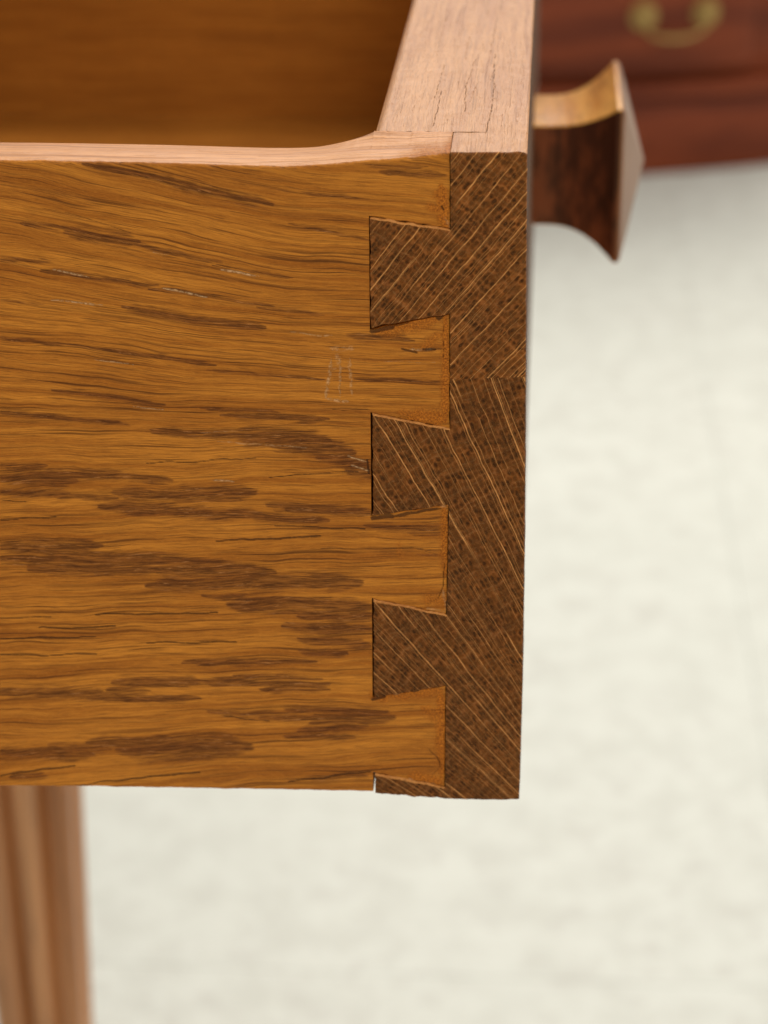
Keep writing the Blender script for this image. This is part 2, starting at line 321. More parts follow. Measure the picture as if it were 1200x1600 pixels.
def bevsteps(b, side):       # distance from edge, depth   (quarter round)
    th = np.radians([90, 65, 45, 25, 0])
    return b*(1-np.sin(th)), b*(1-np.cos(th))
def param(n, length, b0, b1):
    """positions 0..1 along a span of `length` px with bevel rings at either end; returns t, depth(px)"""
    ts = []; ds = []
    if b0 > 0:
        d, e = bevsteps(b0, 0); ts += list(d/length); ds += list(e)
    else: ts.append(0); ds.append(0)
    lo = b0/length; hi = 1-b1/length
    for i in range(1, n): ts.append(lo+(hi-lo)*i/n); ds.append(0)
    if b1 > 0:
        d, e = bevsteps(b1, 0); ts += list((1-d/length)[::-1]); ds += list(e[::-1])
    else: ts.append(1); ds.append(0)
    return np.array(ts), np.array(ds)

T_SIDE = .0108
def quad_piece(acc, fx0, fx1, y0L, y0R, y1L, y1R, bev, nx, ny, gcf, mkf, base, wall, mats, T=T_SIDE, jamp=.5, seed=0, wallmat=None, wallgc=None, farround=0, rise=None, outmat=None, lipmat=None):
    """a board end/face patch: x between fx0(y), fx1(y); top edge y0L..y0R (or functions of x), bottom edge y1L..y1R.
    bev=(top,bottom,left,right) px, wall = string of sides that get a wall going back to depth T"""
    bt, bb, bl, br = bev
    L = abs(fx1(600)-fx0(600)); H = abs((y1L if not callable(y1L) else y1L(0)) - (y0L if not callable(y0L) else y0L(0)))
    tx, dx = param(nx, L, bl, br); ty, dy = param(ny, max(H, 5), bt, bb)
    TX, TY = np.meshgrid(tx, ty)            # rows = y
    def ev(a, b): return (a(fx0(300)+(fx1(300)-fx0(300))*TX) if callable(a) else a+(b-a)*TX)
    Y0 = ev(y0L, y0R); Y1 = ev(y1L, y1R)
    Y = Y0+(Y1-Y0)*TY
    X = fx0(Y)+(fx1(Y)-fx0(Y))*TX
    # small raggedness of worked edges
    jy = jit(X, Y, seed, .05)*1.2 + jit(X, Y, seed+5, .2)*.6
    wt = np.clip(1-np.minimum(TY, 1-TY)*H/10, 0, 1); wx = np.clip(1-np.minimum(TX, 1-TX)*L/10, 0, 1)
    edge_t = (bt > 0)*(TY < .5) + (bb > 0)*(TY >= .5); edge_x = (bl > 0)*(TX < .5)+(br > 0)*(TX >= .5)
    fade = 1.0 if bl > 0 else np.clip(TX*9, 0, 1)
    Xp = X + jy*wx*edge_x*jamp*fade; Yp = Y + jy*wt*edge_t*jamp*fade
    D = np.hypot(dx[None, :]+0*TX, dy[:, None]+0*TX)/MM/1000
    wx_, wz_ = F(Xp, Yp)
    und = jit(X, Y, seed+9, .012)*.00010
    P = np.stack([wx_, base+D+und, wz_], -1)
    acc.grid(P, gcf(X, Y, D), mkf(X, Y), mats[0], (0, -1, 0))
    if lipmat is not None: acc.mi[-1].reshape(P.shape[0]-1, P.shape[1]-1)[:4] = lipmat  # top bevel rows take the pale edge colour as a painted highlight
    wm = mats[1] if wallmat is None else wallmat
    for w in wall:
        if w == 't': e = P[0]; ex, ey = X[0], Y[0]; o = (0, 0, 1)
        if w == 'b': e = P[-1]; ex, ey = X[-1], Y[-1]; o = (0, 0, -1)
        if w == 'l': e = P[:, 0]; ex, ey = X[:, 0], Y[:, 0]; o = (-1, 0, 0)
        if w == 'r': e = P[:, -1]; ex, ey = X[:, -1], Y[:, -1]; o = (1, 0, 0)
        nd = 10
        q = np.linspace(0, 1, nd)
        Q = np.repeat(e[None], nd, 0).copy()
        fr = farround if w == 't' else 0
        wmm = outmat if (w == 'r' and outmat is not None) else wm
        Q[..., 1] = e[None, :, 1] + (base+T-fr-e[None, :, 1])*q[:, None]
        if w == 't' and rise is not None:
            wq = np.clip(q*7, 0, 1)[:, None]; zs_ = e[:, 2]; c_ = np.polyfit(np.arange(len(zs_)), zs_, 3); Q[..., 2] = Q[..., 2]*(1-wq)+np.polyval(c_, np.arange(len(zs_)))[None]*wq
        if w == 't': Q[..., 2] += (jit(ex[None]*np.ones((nd, 1)), q[:, None]*60*np.ones((1, len(ex))), seed+3, .04)*.00010)*np.sin(q*math.pi)[:, None]
        if fr:
            th = np.radians([30, 60, 90])
            ext = np.stack([np.stack([Q[-1, :, 0], Q[-1, :, 1]+fr*np.sin(a), Q[-1, :, 2]-fr*(1-np.cos(a))], -1) for a in th])
            Q = np.concatenate([Q, ext])
        if w == 't' and rise is not None: Q[..., 2] += (rise-e[None, :, 2])*(q**1.5)[:, None]
        dep = Q[..., 1]-base
        EX = np.repeat(ex[None], len(Q), 0); EY = np.repeat(ey[None], len(Q), 0)
        G = (wallgc or gcf)(EX, EY, dep)
        KW = None
        if w == 't' and rise is not None:
            KW = np.zeros(EX.shape+(4,)); qq = (dep/T)
            KW[..., 1] = np.clip((EX-600)/60, 0, 1)*np.clip(1.05-qq*1.3, 0, 1)*.75 + np.clip((EX-690)/14, 0, 1)*.4
        acc.grid(Q, G, KW, wmm, o)
    return P, X, Y
def box(acc, a, b, gcf, mat=0, n=(2, 2, 2), skip=''):
    """axis aligned box with grain coordinates gcf(x,y,z in metres)"""
    ax = [np.linspace(a[i], b[i], n[i]) for i in range(3)]
    for nm, i, v, o in (('l', 0, a[0], (-1, 0, 0)), ('r', 0, b[0], (1, 0, 0)), ('n', 1, a[1], (0, -1, 0)), ('f', 1, b[1], (0, 1, 0)), ('b', 2, a[2], (0, 0, -1)), ('t', 2, b[2], (0, 0, 1))):
        if nm in skip: continue
        j, k = [q for q in range(3) if q != i]
        U, V = np.meshgrid(ax[j], ax[k], indexing='ij')
        P = np.zeros(U.shape+(3,)); P[..., i] = v; P[..., j] = U; P[..., k] = V
        acc.grid(P, gcf(P[..., 0], P[..., 1], P[..., 2]), None, mat, o)

# ------------------------------------------------------------------ DRAWER
ZTOP = float(F(760, 238.2)[1])
DW = .372                                     # outside width of the drawer (along y)
xe, zbot = [float(q) for q in F(695, 1240)]
drawer = empty('drawer', (-.11, DW/2, zbot))
tag(drawer, 'open oak drawer with dovetailed corner, its end grain darker than its side', 'drawer')

# near side board
side = Acc()
SMATS = (0, 1)
def bodyrow_edges():
    return [248, 338, 515, 645, 806, 935, 1090, 1207, 1237]
tx = np.concatenate([np.linspace(0, 1, 345)])
# rows
rows = []; d0 = []
bv = 5.5
dd, de = bevsteps(bv, 0); rows += list(250+dd); d0 += list(de)
for a_, b_ in zip([250+bv, 338, 515, 645, 806, 935, 1090, 1207], [338, 515, 645, 806, 935, 1090, 1207, 1234.5]):
    k_ = max(4, int((b_-a_)/1.7)); rr_ = np.linspace(a_, b_, k_+1)[1:]
    rows += list(rr_); d0 += [0]*len(rr_)
dd, de = bevsteps(2.0, 0); rows += list((1236.5-dd)[::-1][1:]); d0 += list(de[::-1][1:])
rows = np.array(rows); d0 = np.array(d0)
TX, RY = np.meshgrid(tx, rows)
X0 = TX*xb(RY)
dtop = (topN(X0)-250)*np.clip((340-RY)/90, 0, 1); dbot = (botS(X0)-1236.5)*np.clip((RY-1150)/86, 0, 1)
# match the tails at the baseline: topN(578)~251
Y = RY+dtop+dbot
Y += (jit(X0, RY, 2, .03)*1.2+jit(X0, RY, 3, .15)*.5)*np.clip(1-np.minimum(RY-250, 1237-RY)/8, 0, 1)*np.clip((1-TX)*30, 0, 1)
X = TX*xb(Y)
D = (d0[:, None]+0*X)/MM/1000
wx_, wz_ = F(X, Y); und = jit(X, Y, 19, .012)*.00010*np.clip((1-TX)*20, 0, 1)
P = np.stack([wx_, D+und, wz_], -1)
side.grid(P, side_gc(X, Y, D), side_mk(X, Y), 0)
# part of the board beyond the left edge of the picture
x_end = -.36
nl = 40; q = np.linspace(0, 1, nl)[::-1]
PL = np.repeat(P[:, :1], nl, 1).copy(); PL[..., 0] = P[:, :1, 0]+(x_end-P[:, :1, 0])*q[None]
XL = (PL[..., 0]-P[:, :1, 0])*1000*MM
GL = side_gc(XL, Y[:, :1]+0*XL, D[:, :1]+0*XL)
rngd = [(random.uniform(-3000, -200), random.uniform(300, 1200), random.uniform(150, 500)) for _ in range(60)]
side.grid(PL, GL, side_mk(XL*0-500, Y[:, :1]+0*XL)*0+np.array([0, 0, 0, 0])+np.stack([strokes([(a, b, a+c, b, 9, .9) for a, b, c in rngd], XL, Y[:, :1]+0*XL), XL*0, XL*0, XL*0], -1), 0)
# top wall with rounded far arris, bottom wall, far face
full = np.concatenate([PL[:, :-1], P], 1); fX = np.concatenate([XL[:, :-1], X], 1); fY = np.concatenate([(Y[:, :1]+0*XL)[:, :-1], Y], 1)
fr = .0012
def smooth1(z, n=61):
    return np.convolve(np.pad(z, n//2, mode='edge'), np.ones(n)/n, 'valid')
def wall_top(e, ex, ey, T, fr):
    nd = 14; q = np.linspace(0, 1, nd)
    Q = np.repeat(e[None], nd, 0).copy()
    Q[..., 1] = e[None, :, 1]+(T-fr-e[None, :, 1])*q[:, None]
    EX = np.repeat(ex[None], nd, 0)
    wq = np.clip(q*7, 0, 1)[:, None]; Q[..., 2] = Q[..., 2]*(1-wq)+smooth1(e[:, 2])[None]*wq
    Q[..., 2] += (jit(EX*.2, q[:, None]*60+0*EX, 3, .03)*.00015+jit(EX*.2, q[:, None]*200+0*EX, 4, .05)*.00004)*np.sin(q*math.pi)[:, None] + .0002*np.sin(q*math.pi)[:, None]
    th = np.radians([20, 40, 60, 80, 90])
    ext = np.stack([np.stack([Q[-1, :, 0], Q[-1, :, 1]+fr*np.sin(a), Q[-1, :, 2]-fr*(1-np.cos(a))], -1) for a in th])
    return np.concatenate([Q, ext])
Q = wall_top(full[0], fX[0], fY[0], T_SIDE, fr)
bl_ = np.clip((fX[0]-470)/108, 0, 1)**2; qd = np.clip((Q[..., 1]-0)/T_SIDE, 0, 1)
Q[..., 2] += bl_[None]*(ZTOP-full[0][None, :, 2])*qd**1.5 + bl_[None]*(np.clip(full[0][None, :, 2]-Q[..., 2], 0, .0012))*(qd > .85)
def sgc3(x, d, z): return np.stack([x*1000, z*1000*.6, d*400], -1)
side.grid(Q, np.stack([Q[..., 0]*1000, Q[..., 1]*450, 0*Q[..., 0]], -1), None, 1, (0, 0, 1))
B = full[-1]; Qb = np.stack([B, B+np.array([0, T_SIDE, 0])-np.array([0, 1, 0])*B[:, 1:2]])
side.grid(Qb, sgc3(Qb[..., 0], Qb[..., 1], Qb[..., 2]), None, 0, (0, 0, -1))
Lf = Q[-1]; Qf = np.stack([Lf, np.stack([B[:, 0], 0*B[:, 0]+T_SIDE, B[:, 2]], -1)])
side.grid(Qf, sgc3(Qf[..., 0], Qf[..., 1], Qf[..., 2]), None, 0, (0, 1, 0))
# shoulders inside the sockets
for (a1, b1, a2, b2) in PINS:
    sel = (rows >= a1-.1) & (rows <= a2+.1); e = P[sel][:, -1]
    Qs = np.stack([e, np.stack([e[:, 0], 0*e[:, 0]+T_SIDE, e[:, 2]], -1)])
    side.grid(Qs, sgc3(Qs[..., 0], Qs[..., 1], Qs[..., 2]), None, 0, (1, 0, 0))
side_o = side.build('side_board', [MAT_SIDE, MAT_EDGE], drawer)
side_o['label'] = 'amber oak side board with dark porous streaks'

# tails
for i, (a, b, c, d) in enumerate(TAILS):
    acc = Acc()
    first = i == 0
    quad_piece(acc, xb, lambda y: xt(y)-.7, (lambda x: topN(x)) if first else a+.4, None if first else b+.6, c-.3, d-.4,
               (5.5 if first else 1.2, 1.2, 0, 1.5), 76, 84, side_gc, side_mk, 0.0, 'tbr', (0, 0), seed=20+i, jamp=1.4, wallmat=None,
               wallgc=lambda ex, ey, dep: np.stack([(ex-824)/MM, dep*450, 0*ex], -1), farround=0, rise=ZTOP if first else None)
    if first:
        acc.mi[1][:] = 1
    acc.build('tail', [MAT_SIDE, MAT_EDGE], side_o)

# front boards: upper and lower, glued edge to edge
def polar(cx_, cy_, R):
    def f(px, py, dep):
        ax_, ay_ = px-cx_, py-cy_
        r = np.hypot(ax_, ay_); th = np.arctan2(ay_, ax_)
        a0 = math.atan2(600-cy_, 700-cx_)
        return np.stack([(th-a0)*R/MM, r/MM, dep*1000+0*px], -1)
    return f
EG1 = polar(-452, 1786, 1810); EG2 = polar(1140, 1560, 900)
nomk = lambda X, Y: np.zeros(np.shape(X)+(4,))
def fgc(ex, ey, dep): return np.stack([dep*1000, (ex-824)/MM, -(ey-240)/MM*(ey > 250)], -1)
PROUD = -.00022
XIN = lambda y: xb(y)+.0
up = Acc(); lo = Acc()
JY = (592, 588)
pieces = [(up, xt, xr, lambda x: np.interp(x, [700, 812, 820, 824], [238.5, 238, 239, 242]), None, JY[0], JY[1], (5, 0, 0, 4), 40, 130, EG1, 'tr'),
          (lo, xt, xr, JY[0], JY[1], lambda x: np.interp(x, [695, 760, 803, 811], [1247.5, 1249.5, 1249.5, 1248.5]), None, (0, 3, 0, 4), 40, 230, EG2, 'br')]
for acc, f0, f1, a, a2, c, c2, bev, nx, ny, gf, wl in pieces:
    quad_piece(acc, f0, f1, a, a2, c, c2, bev, nx, ny, gf, nomk, PROUD, wl, (0, 1), T=T_SIDE+.0003-PROUD, seed=40, wallgc=fgc, jamp=.8, outmat=3)
GAPL = [1.6, 3.2, 2.4, 3.2]
pin_specs = []
for i, (a, b, c, d) in enumerate(PINS):
    gap = GAPL[i]
    pin_specs.append((i, (lambda g: (lambda y: xb(y)+g))(gap), xt, a+.6, b+.2, (c-2.0 if i == 0 else c-.6) if i < 3 else 1239, d-.2 if i < 3 else 1247.5))
# main bodies behind the joint
TOPCRACK = [(a*11.1, x*11.1, b*11.1, (x+dx)*11.1, w*.55, st*.55) for x, dx, a, b, w, st in
    ((-14, .3, 13, 35, 2.4, .9), (-14.6, .5, 30, 52, 2.2, .8), (-9.6, -.6, 22, 40, 2.4, .9), (-10.0, .7, 38, 56, 2.2, .8), (-9, .3, 28, 38, 2, .7), (-6, .2, 8, 30, 2.6, .9),
     (-5.6, -.5, 30, 60, 2.4, .9), (-6.3, .4, 42, 50, 2.2, .8), (-7, .6, 60, 80, 2.3, .8), (-11, .4, 55, 75, 2.3, .7), (-4, .1, 14, 22, 2, .7), (-3.2, .4, 40, 70, 2, .6), (-15.8, .5, 55, 90, 2.2, .7), (-12, -.3, 16, 21, 2, .6), (-17.5, .2, 22, 30, 1.8, .6)) ]
def frontbody(acc, ztop, zbt, top, bottom):
    y0 = T_SIDE+.00001; y1 = DW-.001
    xi = float(F(xb(500), 500)[0]); 
    ys = np.concatenate([np.arange(y0, .115, .0005), np.linspace(.115, y1, 60)])
    # top surface strip in x
    n = 130
    # outer arris rounded
    b = 4.0/MM/1000
    xs = np.linspace(xi, 0-b, n)
    th = np.radians([25, 45, 65, 90])
    xz = [(x, 0.0) for x in xs] + [(-b+b*math.sin(t), -b*(1-math.cos(t))) for t in th]
    if top:
        P_ = np.zeros((len(ys), len(xz)+3, 3))
        il = [(xi, -.0012), (xi+.0003, -.0004), (xi+.0009, -.0001)]
        prof = il + [q_ for q_ in xz if q_[0] > xi+.0012]
        P_ = np.zeros((len(ys), len(prof), 3))
        for j, (x, z) in enumerate(prof):
            P_[:, j, 0] = x; P_[:, j, 1] = ys; P_[:, j, 2] = ztop+z
        P_[..., 2] += jit(P_[..., 0]*1000*4, P_[..., 1]*1000*2, 7, .05)*.00008
        acc.grid(P_, np.stack([P_[..., 1]*1000, P_[..., 0]*1000, 0*P_[..., 0]], -1),
                 np.stack([0*P_[..., 0], 0*P_[..., 0], 0*P_[..., 0], strokes(TOPCRACK, P_[..., 1]*11100, P_[..., 0]*11100)], -1), 1, (0, 0, 1))
    g = lambda x, y, z: np.stack([y*1000, z*1000, x*1000], -1)
    box(acc, (xi, y0, zbt), (0, y1, ztop-(.0012 if top else 0)), g, 2, (2, 12, 8), skip='r' if not top else 'tr')
    box(acc, (xi, y0, zbt), (0, y1, ztop-(b*1.0 if top else 0)), g, 3, (2, 12, 8), skip='lnfbt')
    if top: box(acc, (xi+.0012, y0, ztop-.0014), (0-b*.3, y0+.001, ztop-b*.25), g, 2, (2, 2, 2), skip='lrtfb')
ztop = float(F(760, 238.2)[1]); zj = float(F(703, 592)[1]); zb_ = float(F(695, 1247)[1])
frontbody(up, ztop, zj, True, False); frontbody(lo, zj, zb_, False, True)
FM = [None, MAT_FTOP, MAT_SIDE]
up_o = up.build('front_board', [MAT_END1, MAT_FTOP, MAT_SIDE, MAT_OUT], drawer); up_o['label'] = 'upper front board, its end grain rays rising to the right'
lo_o = lo.build('front_board', [MAT_END2, MAT_FTOP, MAT_SIDE, MAT_OUT], drawer); lo_o['label'] = 'lower front board, its end grain rays falling to the right'
for (i, f0, f1, a, b, c, d) in pin_specs:
    acc = Acc()
    quad_piece(acc, f0, f1, a, b, c, d, (3.2, 1.2 if i < 3 else 3, 1.0, 0), 60, 50 if i < 3 else 14, EG1 if i == 0 else EG2, nomk, PROUD, 'tbl', (0, 1), T=T_SIDE+.0003-PROUD, seed=60+i, wallgc=fgc, jamp=1.9, lipmat=1)
    acc.build('pin', [MAT_END1 if i == 0 else MAT_END2, MAT_EDGE], up_o if i == 0 else lo_o)

# far side, back, bottom
xi = float(F(xb(500), 500)[0])
g_x = lambda x, y, z: np.stack([x*1000, z*1000, y*1000], -1)
far = Acc(); box(far, (x_end, DW-.011, zb_+.001), (xi, DW, ztop-.001), g_x, 0, (60, 2, 20)); far.build('side_board', [MAT_IN], drawer)
far = Acc(); box(far, (x_end-.011, 0, zb_+.014), (x_end, DW, ztop-.006), lambda x, y, z: np.stack([y*1000, z*1000, x*1000], -1), 0, (2, 40, 10)); far.build('back_board', [MAT_IN], drawer)
far = Acc(); box(far, (x_end, T_SIDE, zb_+.010), (xi, DW-.011, zb_+.016), lambda x, y, z: np.stack([x*1000, y*1000*.6, z*1000], -1), 0, (40, 40, 2)); far.build('bottom_panel', [MAT_IN], drawer)

# ------------------------------------------------------------------ KNOB
mk_ = N('dark_knob_wood')
tc = mk_.n('ShaderNodeTexCoord').outputs['Object']
n1 = mk_.noise(mk_.vmul(tc, (160, 60, 60)), 1, 3, .6); n2 = mk_.noise(mk_.vmul(tc, (520, 130, 90)), 1, 3, .6)
col = mk_.mix(mk_.ss(n1, .42, .60), (.060, .019, .010), (.185, .048, .018)); col = mk_.mix(mk_.ss(n2, .45, .7, 0, .5), col, (.03, .011, .006))
MAT_KNOB = mk_.out(col, .34, mk_.bump(n2, .0001), Specular_IOR_Level=.4, Specular_Tint=(1, .62, .34))
kyn = .178                                    # near face of the stem
def kp(px, py, y): return hit(px, py, 1, y)
mk_ = N('knob_glare_tone')  # paler gold copy of the knob wood, with the top glare painted in
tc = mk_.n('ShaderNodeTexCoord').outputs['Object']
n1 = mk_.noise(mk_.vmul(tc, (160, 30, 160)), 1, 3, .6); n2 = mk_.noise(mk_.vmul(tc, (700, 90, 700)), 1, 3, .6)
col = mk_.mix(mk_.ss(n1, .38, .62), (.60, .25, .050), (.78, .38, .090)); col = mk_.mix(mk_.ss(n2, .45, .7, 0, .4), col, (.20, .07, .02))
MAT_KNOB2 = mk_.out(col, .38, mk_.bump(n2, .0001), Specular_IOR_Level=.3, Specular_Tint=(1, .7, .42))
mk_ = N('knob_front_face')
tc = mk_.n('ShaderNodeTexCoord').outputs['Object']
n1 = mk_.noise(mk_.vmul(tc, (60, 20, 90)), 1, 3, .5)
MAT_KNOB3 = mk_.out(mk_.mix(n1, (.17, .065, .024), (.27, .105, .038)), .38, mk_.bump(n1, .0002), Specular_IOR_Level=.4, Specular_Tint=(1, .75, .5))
b0 = kp(836, 352, kyn); t0 = kp(836, 196, kyn)
zc = (b0[2]+t0[2])/2; hz0 = (t0[2]-b0[2])/2
# depth of the stem from the far top edge on the same height
fy = hit(836, 147, 2, t0[2])[1]; hy0 = (fy-kyn)/2
kc_y = kyn+hy0
# plate
for _ in range(1): pass
ptn = kyn-.0045
pT = kp(966, 171, ptn); pB = kp(957, 412, ptn); hz1 = (pT[2]-pB[2])/2; zc1 = (pT[2]+pB[2])/2
xp = (pT[0]+pB[0])/2; fy1 = hit(960, 94, 2, pT[2])[1]; hy1 = (fy1-ptn)/2; cy1 = ptn+hy1
print('knob', zc, zc1, hz0, hy0, hz1, hy1, kc_y, cy1, xp, 'cam', CAM)
apx = hit(1006, 258, 1, cy1)[0]
acc = []
prof = []
for i in range(25):
    t = i/24
    f = max(0, (t-.22)/.78)**2.3
    prof.append((xp*t - .001*(1-t), hz0+(hz1-hz0)*f, hy0+(hy1-hy0)*f, zc+(zc1-zc)*f, kc_y+(cy1-kc_y)*f))
pr_end = prof[-1]
prof.append((xp+.0009, hz1, hy1, zc1, cy1))
prof.append((xp+.0015, hz1-.0005, hy1-.0005, zc1, cy1))
for t in (.25, .5, .75, .93, 1.0):
    s_ = 1-t*(.999 if t == 1 else 1)
    prof.append((xp+.0015+(apx-xp-.0015)*(t if t < 1 else .985), max(hz1*s_, .0004), max(hy1*s_, .0004), zc1, cy1))
V = []; Fc = []
m8 = []
def ringpts(hy, hz, r=.0007):
    r = min(r, hy*.4, hz*.4); pts = []
    for sx, sz, a0 in ((1, 1, 0), (-1, 1, 90), (-1, -1, 180), (1, -1, 270)):
        for k in (0, 30, 60, 90):
            a = math.radians(a0+k); pts.append((sx*(hy-r)+r*math.cos(a), sz*(hz-r)+r*math.sin(a)))
        # straight edge subdivisions come from the next corner
    return pts
for (x, hz, hy, zc_, yc_) in prof:
    for (a, b) in ringpts(hy, hz): V.append((x, yc_+a, zc_+b))
nr_ = 16
for i in range(len(prof)-1):
    for j in range(nr_):
        a = i*nr_+j; b = i*nr_+(j+1) % nr_; Fc.append((a, b, b+nr_, a+nr_))
Fc.append(tuple(range((len(prof)-1)*nr_, len(prof)*nr_))); Fc.append(tuple(reversed(range(nr_))))
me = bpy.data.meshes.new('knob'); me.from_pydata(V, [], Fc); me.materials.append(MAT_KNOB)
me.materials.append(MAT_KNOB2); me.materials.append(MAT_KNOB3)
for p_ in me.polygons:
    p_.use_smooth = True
    if abs(p_.normal.y) < .72: p_.material_index = 1  # tone picked by facing: top glare is painted, front facets duller
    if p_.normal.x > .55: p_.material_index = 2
try: me.set_sharp_from_angle(angle=math.radians(28))
except Exception: pass
kn = bpy.data.objects.new('knob', me); C.objects.link(kn); kn.parent = drawer; kn.matrix_parent_inverse = drawer.matrix_world.inverted()
kn['label'] = 'square wooden knob flaring to a low pyramid face'

# ------------------------------------------------------------------ TABLE the drawer belongs to (leg seen below the drawer)
mt = N('table_wood')
tc = mt.n('ShaderNodeTexCoord').outputs['Object']
n1 = mt.noise(mt.vmul(tc, (38, 38, 2)), 1, 3, .5); n2 = mt.noise(mt.vmul(tc, (300, 300, 15)), 1, 3, .6)
col = mt.mix(mt.ss(n1, .35, .65), (.42, .165, .050), (.66, .32, .13)); col = mt.mix(mt.ss(n2, .45, .75, 0, .5), col, (.09, .03, .01))
MAT_TBL = mt.out(col, .30, mt.bump(n2, .0001), Specular_IOR_Level=.9, Specular_Tint=(1, .85, .72))
mt = N('table_top_wood')
tc = mt.n('ShaderNodeTexCoord').outputs['Object']
n1 = mt.noise(mt.vmul(tc, (38, 2.5, 38)), 1, 4, .6); n2 = mt.noise(mt.vmul(tc, (300, 15, 300)), 1, 3, .6)
col = mt.mix(mt.ss(n1, .35, .65), (.34, .125, .036), (.50, .22, .075)); col = mt.mix(mt.ss(n2, .45, .75, 0, .5), col, (.14, .05, .016))
MAT_TTOP = mt.out(col, .35, mt.bump(n2, .0001))
LEGY = .425
pl = hit(135, 1240, 1, LEGY); lx = pl[0]
print('leg right edge x', lx)
def mesh_obj(name, V, Fc, mat, parent, smooth_angle=35):
    me = bpy.data.meshes.new(name); me.from_pydata(V, [], Fc); me.materials.append(mat)
    for p_ in me.polygons: p_.use_smooth = True
    try: me.set_sharp_from_angle(angle=math.radians(smooth_angle))
    except Exception: pass
    o = bpy.data.objects.new(name, me); C.objects.link(o)
    if parent: o.parent = parent; o.matrix_parent_inverse = parent.matrix_world.inverted()
    return o
def bbox(name, a, b, mat, parent, bev=.002):
    import bmesh
    bm = bmesh.new(); bmesh.ops.create_cube(bm, size=1)
    for v in bm.verts:
        v.co = Vector([(a[i]+b[i])/2+v.co[i]*(b[i]-a[i]) for i in range(3)])
    bmesh.ops.bevel(bm, geom=bm.edges[:], offset=bev, segments=2, profile=.5, affect='EDGES')
    bmesh.ops.recalc_face_normals(bm, faces=bm.faces)
    me = bpy.data.meshes.new(name); bm.to_mesh(me); bm.free(); me.materials.append(mat)
    for p_ in me.polygons: p_.use_smooth = True
    try: me.set_sharp_from_angle(angle=math.radians(35))
    except Exception: pass
    o = bpy.data.objects.new(name, me); C.objects.link(o)
    if parent: o.parent = parent; o.matrix_parent_inverse = parent.matrix_world.inverted()
    return o
table = empty('table', (lx-.25, DW/2, FLOOR_Z))
tag(table, 'brown wooden table whose fluted leg shows blurred below the open drawer', 'table')
def leg_outline(cx_, cy_, r):
    pts = []
    n = 240
    for i in range(n):
        a = 2*math.pi*i/n
        # rounded square with flutes
        k_ = 5.0; c_, s_ = math.cos(a), math.sin(a)
        rr = r/((abs(c_)**k_+abs(s_)**k_)**(1/k_))
        fl = .0110*(1-abs(math.sin(a*4+.75))**1.0)
        rr -= fl
        pts.append((cx_+rr*c_, cy_+rr*s_))
    return pts
def leg(cx_, cy_, r=.030):
    zs = [FLOOR_Z, FLOOR_Z+.004, FLOOR_Z+.03, FLOOR_Z+.04, zbot-.002, ztop+.01]
    sc = [.42, .5, .50, .52, 1, 1]
    V = []; Fc = []
    for z, s_ in zip(zs, sc):
        V += [(cx_+(x-cx_)*s_, cy_+(y-cy_)*s_, z) for x, y in leg_outline(cx_, cy_, r)]
    n = 240
    for i in range(len(zs)-1):
        for j in range(n): a = i*n+j; b = i*n+(j+1) % n; Fc.append((a, b, b+n, a+n))
    Fc.append(tuple(range((len(zs)-1)*n, len(zs)*n))); Fc.append(tuple(reversed(range(n))))
    return mesh_obj('leg', V, Fc, MAT_TBL, table, 60)
tx1 = lx
leg(tx1-.030, LEGY+.02); leg(tx1-.030, -.052)
leg(tx1-.50, LEGY+.02); leg(tx1-.50, -.052)
bbox('apron', (tx1-.50, LEGY+.008, zbot-.006), (tx1-.06, LEGY+.030, ztop+.009), MAT_TBL, table)
bbox('apron', (tx1-.50, -.064, zbot-.006), (tx1-.06, -.042, ztop+.009), MAT_TBL, table)
bbox('tabletop', (tx1-.54, -.11, ztop+.0105), (tx1+.0, LEGY+.08, ztop+.032), MAT_TTOP, table, .004)

# ------------------------------------------------------------------ CHEST behind
def mahog(name, base=(.22, .045, .014), dark=(.120, .023, .008), rough=.5):
    m = N(name); tc = m.n('ShaderNodeTexCoord').outputs['Object']
    n1 = m.noise(m.vmul(tc, (3, 10, 40)), 1, 4, .6); n2 = m.noise(m.vmul(tc, (20, 60, 300)), 1, 3, .6)
    c = m.mix(m.ss(n1, .35, .65), dark, base); c = m.mix(m.ss(n2, .4, .8, 0, .4), c, dark)
    return m.out(c, rough, m.bump(n2, .0002), Specular_IOR_Level=.22)
MAT_MAH = mahog('mahogany')
mb = N('aged_brass'); MAT_BR = mb.out((.42, .28, .10), .5, None, Metallic=.9)
cA = hit(1007, 271, 2, FLOOR_Z); yaw = math.radians(10)
chest = empty('chest_of_drawers', tuple(cA), yaw)
tag(chest, 'dark red mahogany chest of drawers with brass bail pull, blurred behind the knob', 'chest of drawers')
Mc = chest.matrix_world.copy()
XC = -.12
def bow(me):
    import bmesh
    bm = bmesh.new(); bm.from_mesh(me)
    x0 = min(v.co.x for v in bm.verts); x1 = max(v.co.x for v in bm.verts)
    if x1-x0 > .12:
        for i in range(1, 24):
            bmesh.ops.bisect_plane(bm, geom=bm.verts[:]+bm.edges[:]+bm.faces[:], plane_co=(x0+(x1-x0)*i/24, 0, 0), plane_no=(1, 0, 0))
    for v in bm.verts: v.co.y += .40*(v.co.x-XC)**2*max(0, min(1, (.42-v.co.y)/.4))
    bm.to_mesh(me); bm.free()
    for p_ in me.polygons: p_.use_smooth = True
    try: me.set_sharp_from_angle(angle=math.radians(35))
    except Exception: pass
def cbox(name, a, b, mat, parent, bev=.003):
    o = bbox(name, a, b, mat, None, bev); bow(o.data); o.data.transform(Mc)
    o.parent = parent; o.matrix_parent_inverse = parent.matrix_world.inverted(); return o
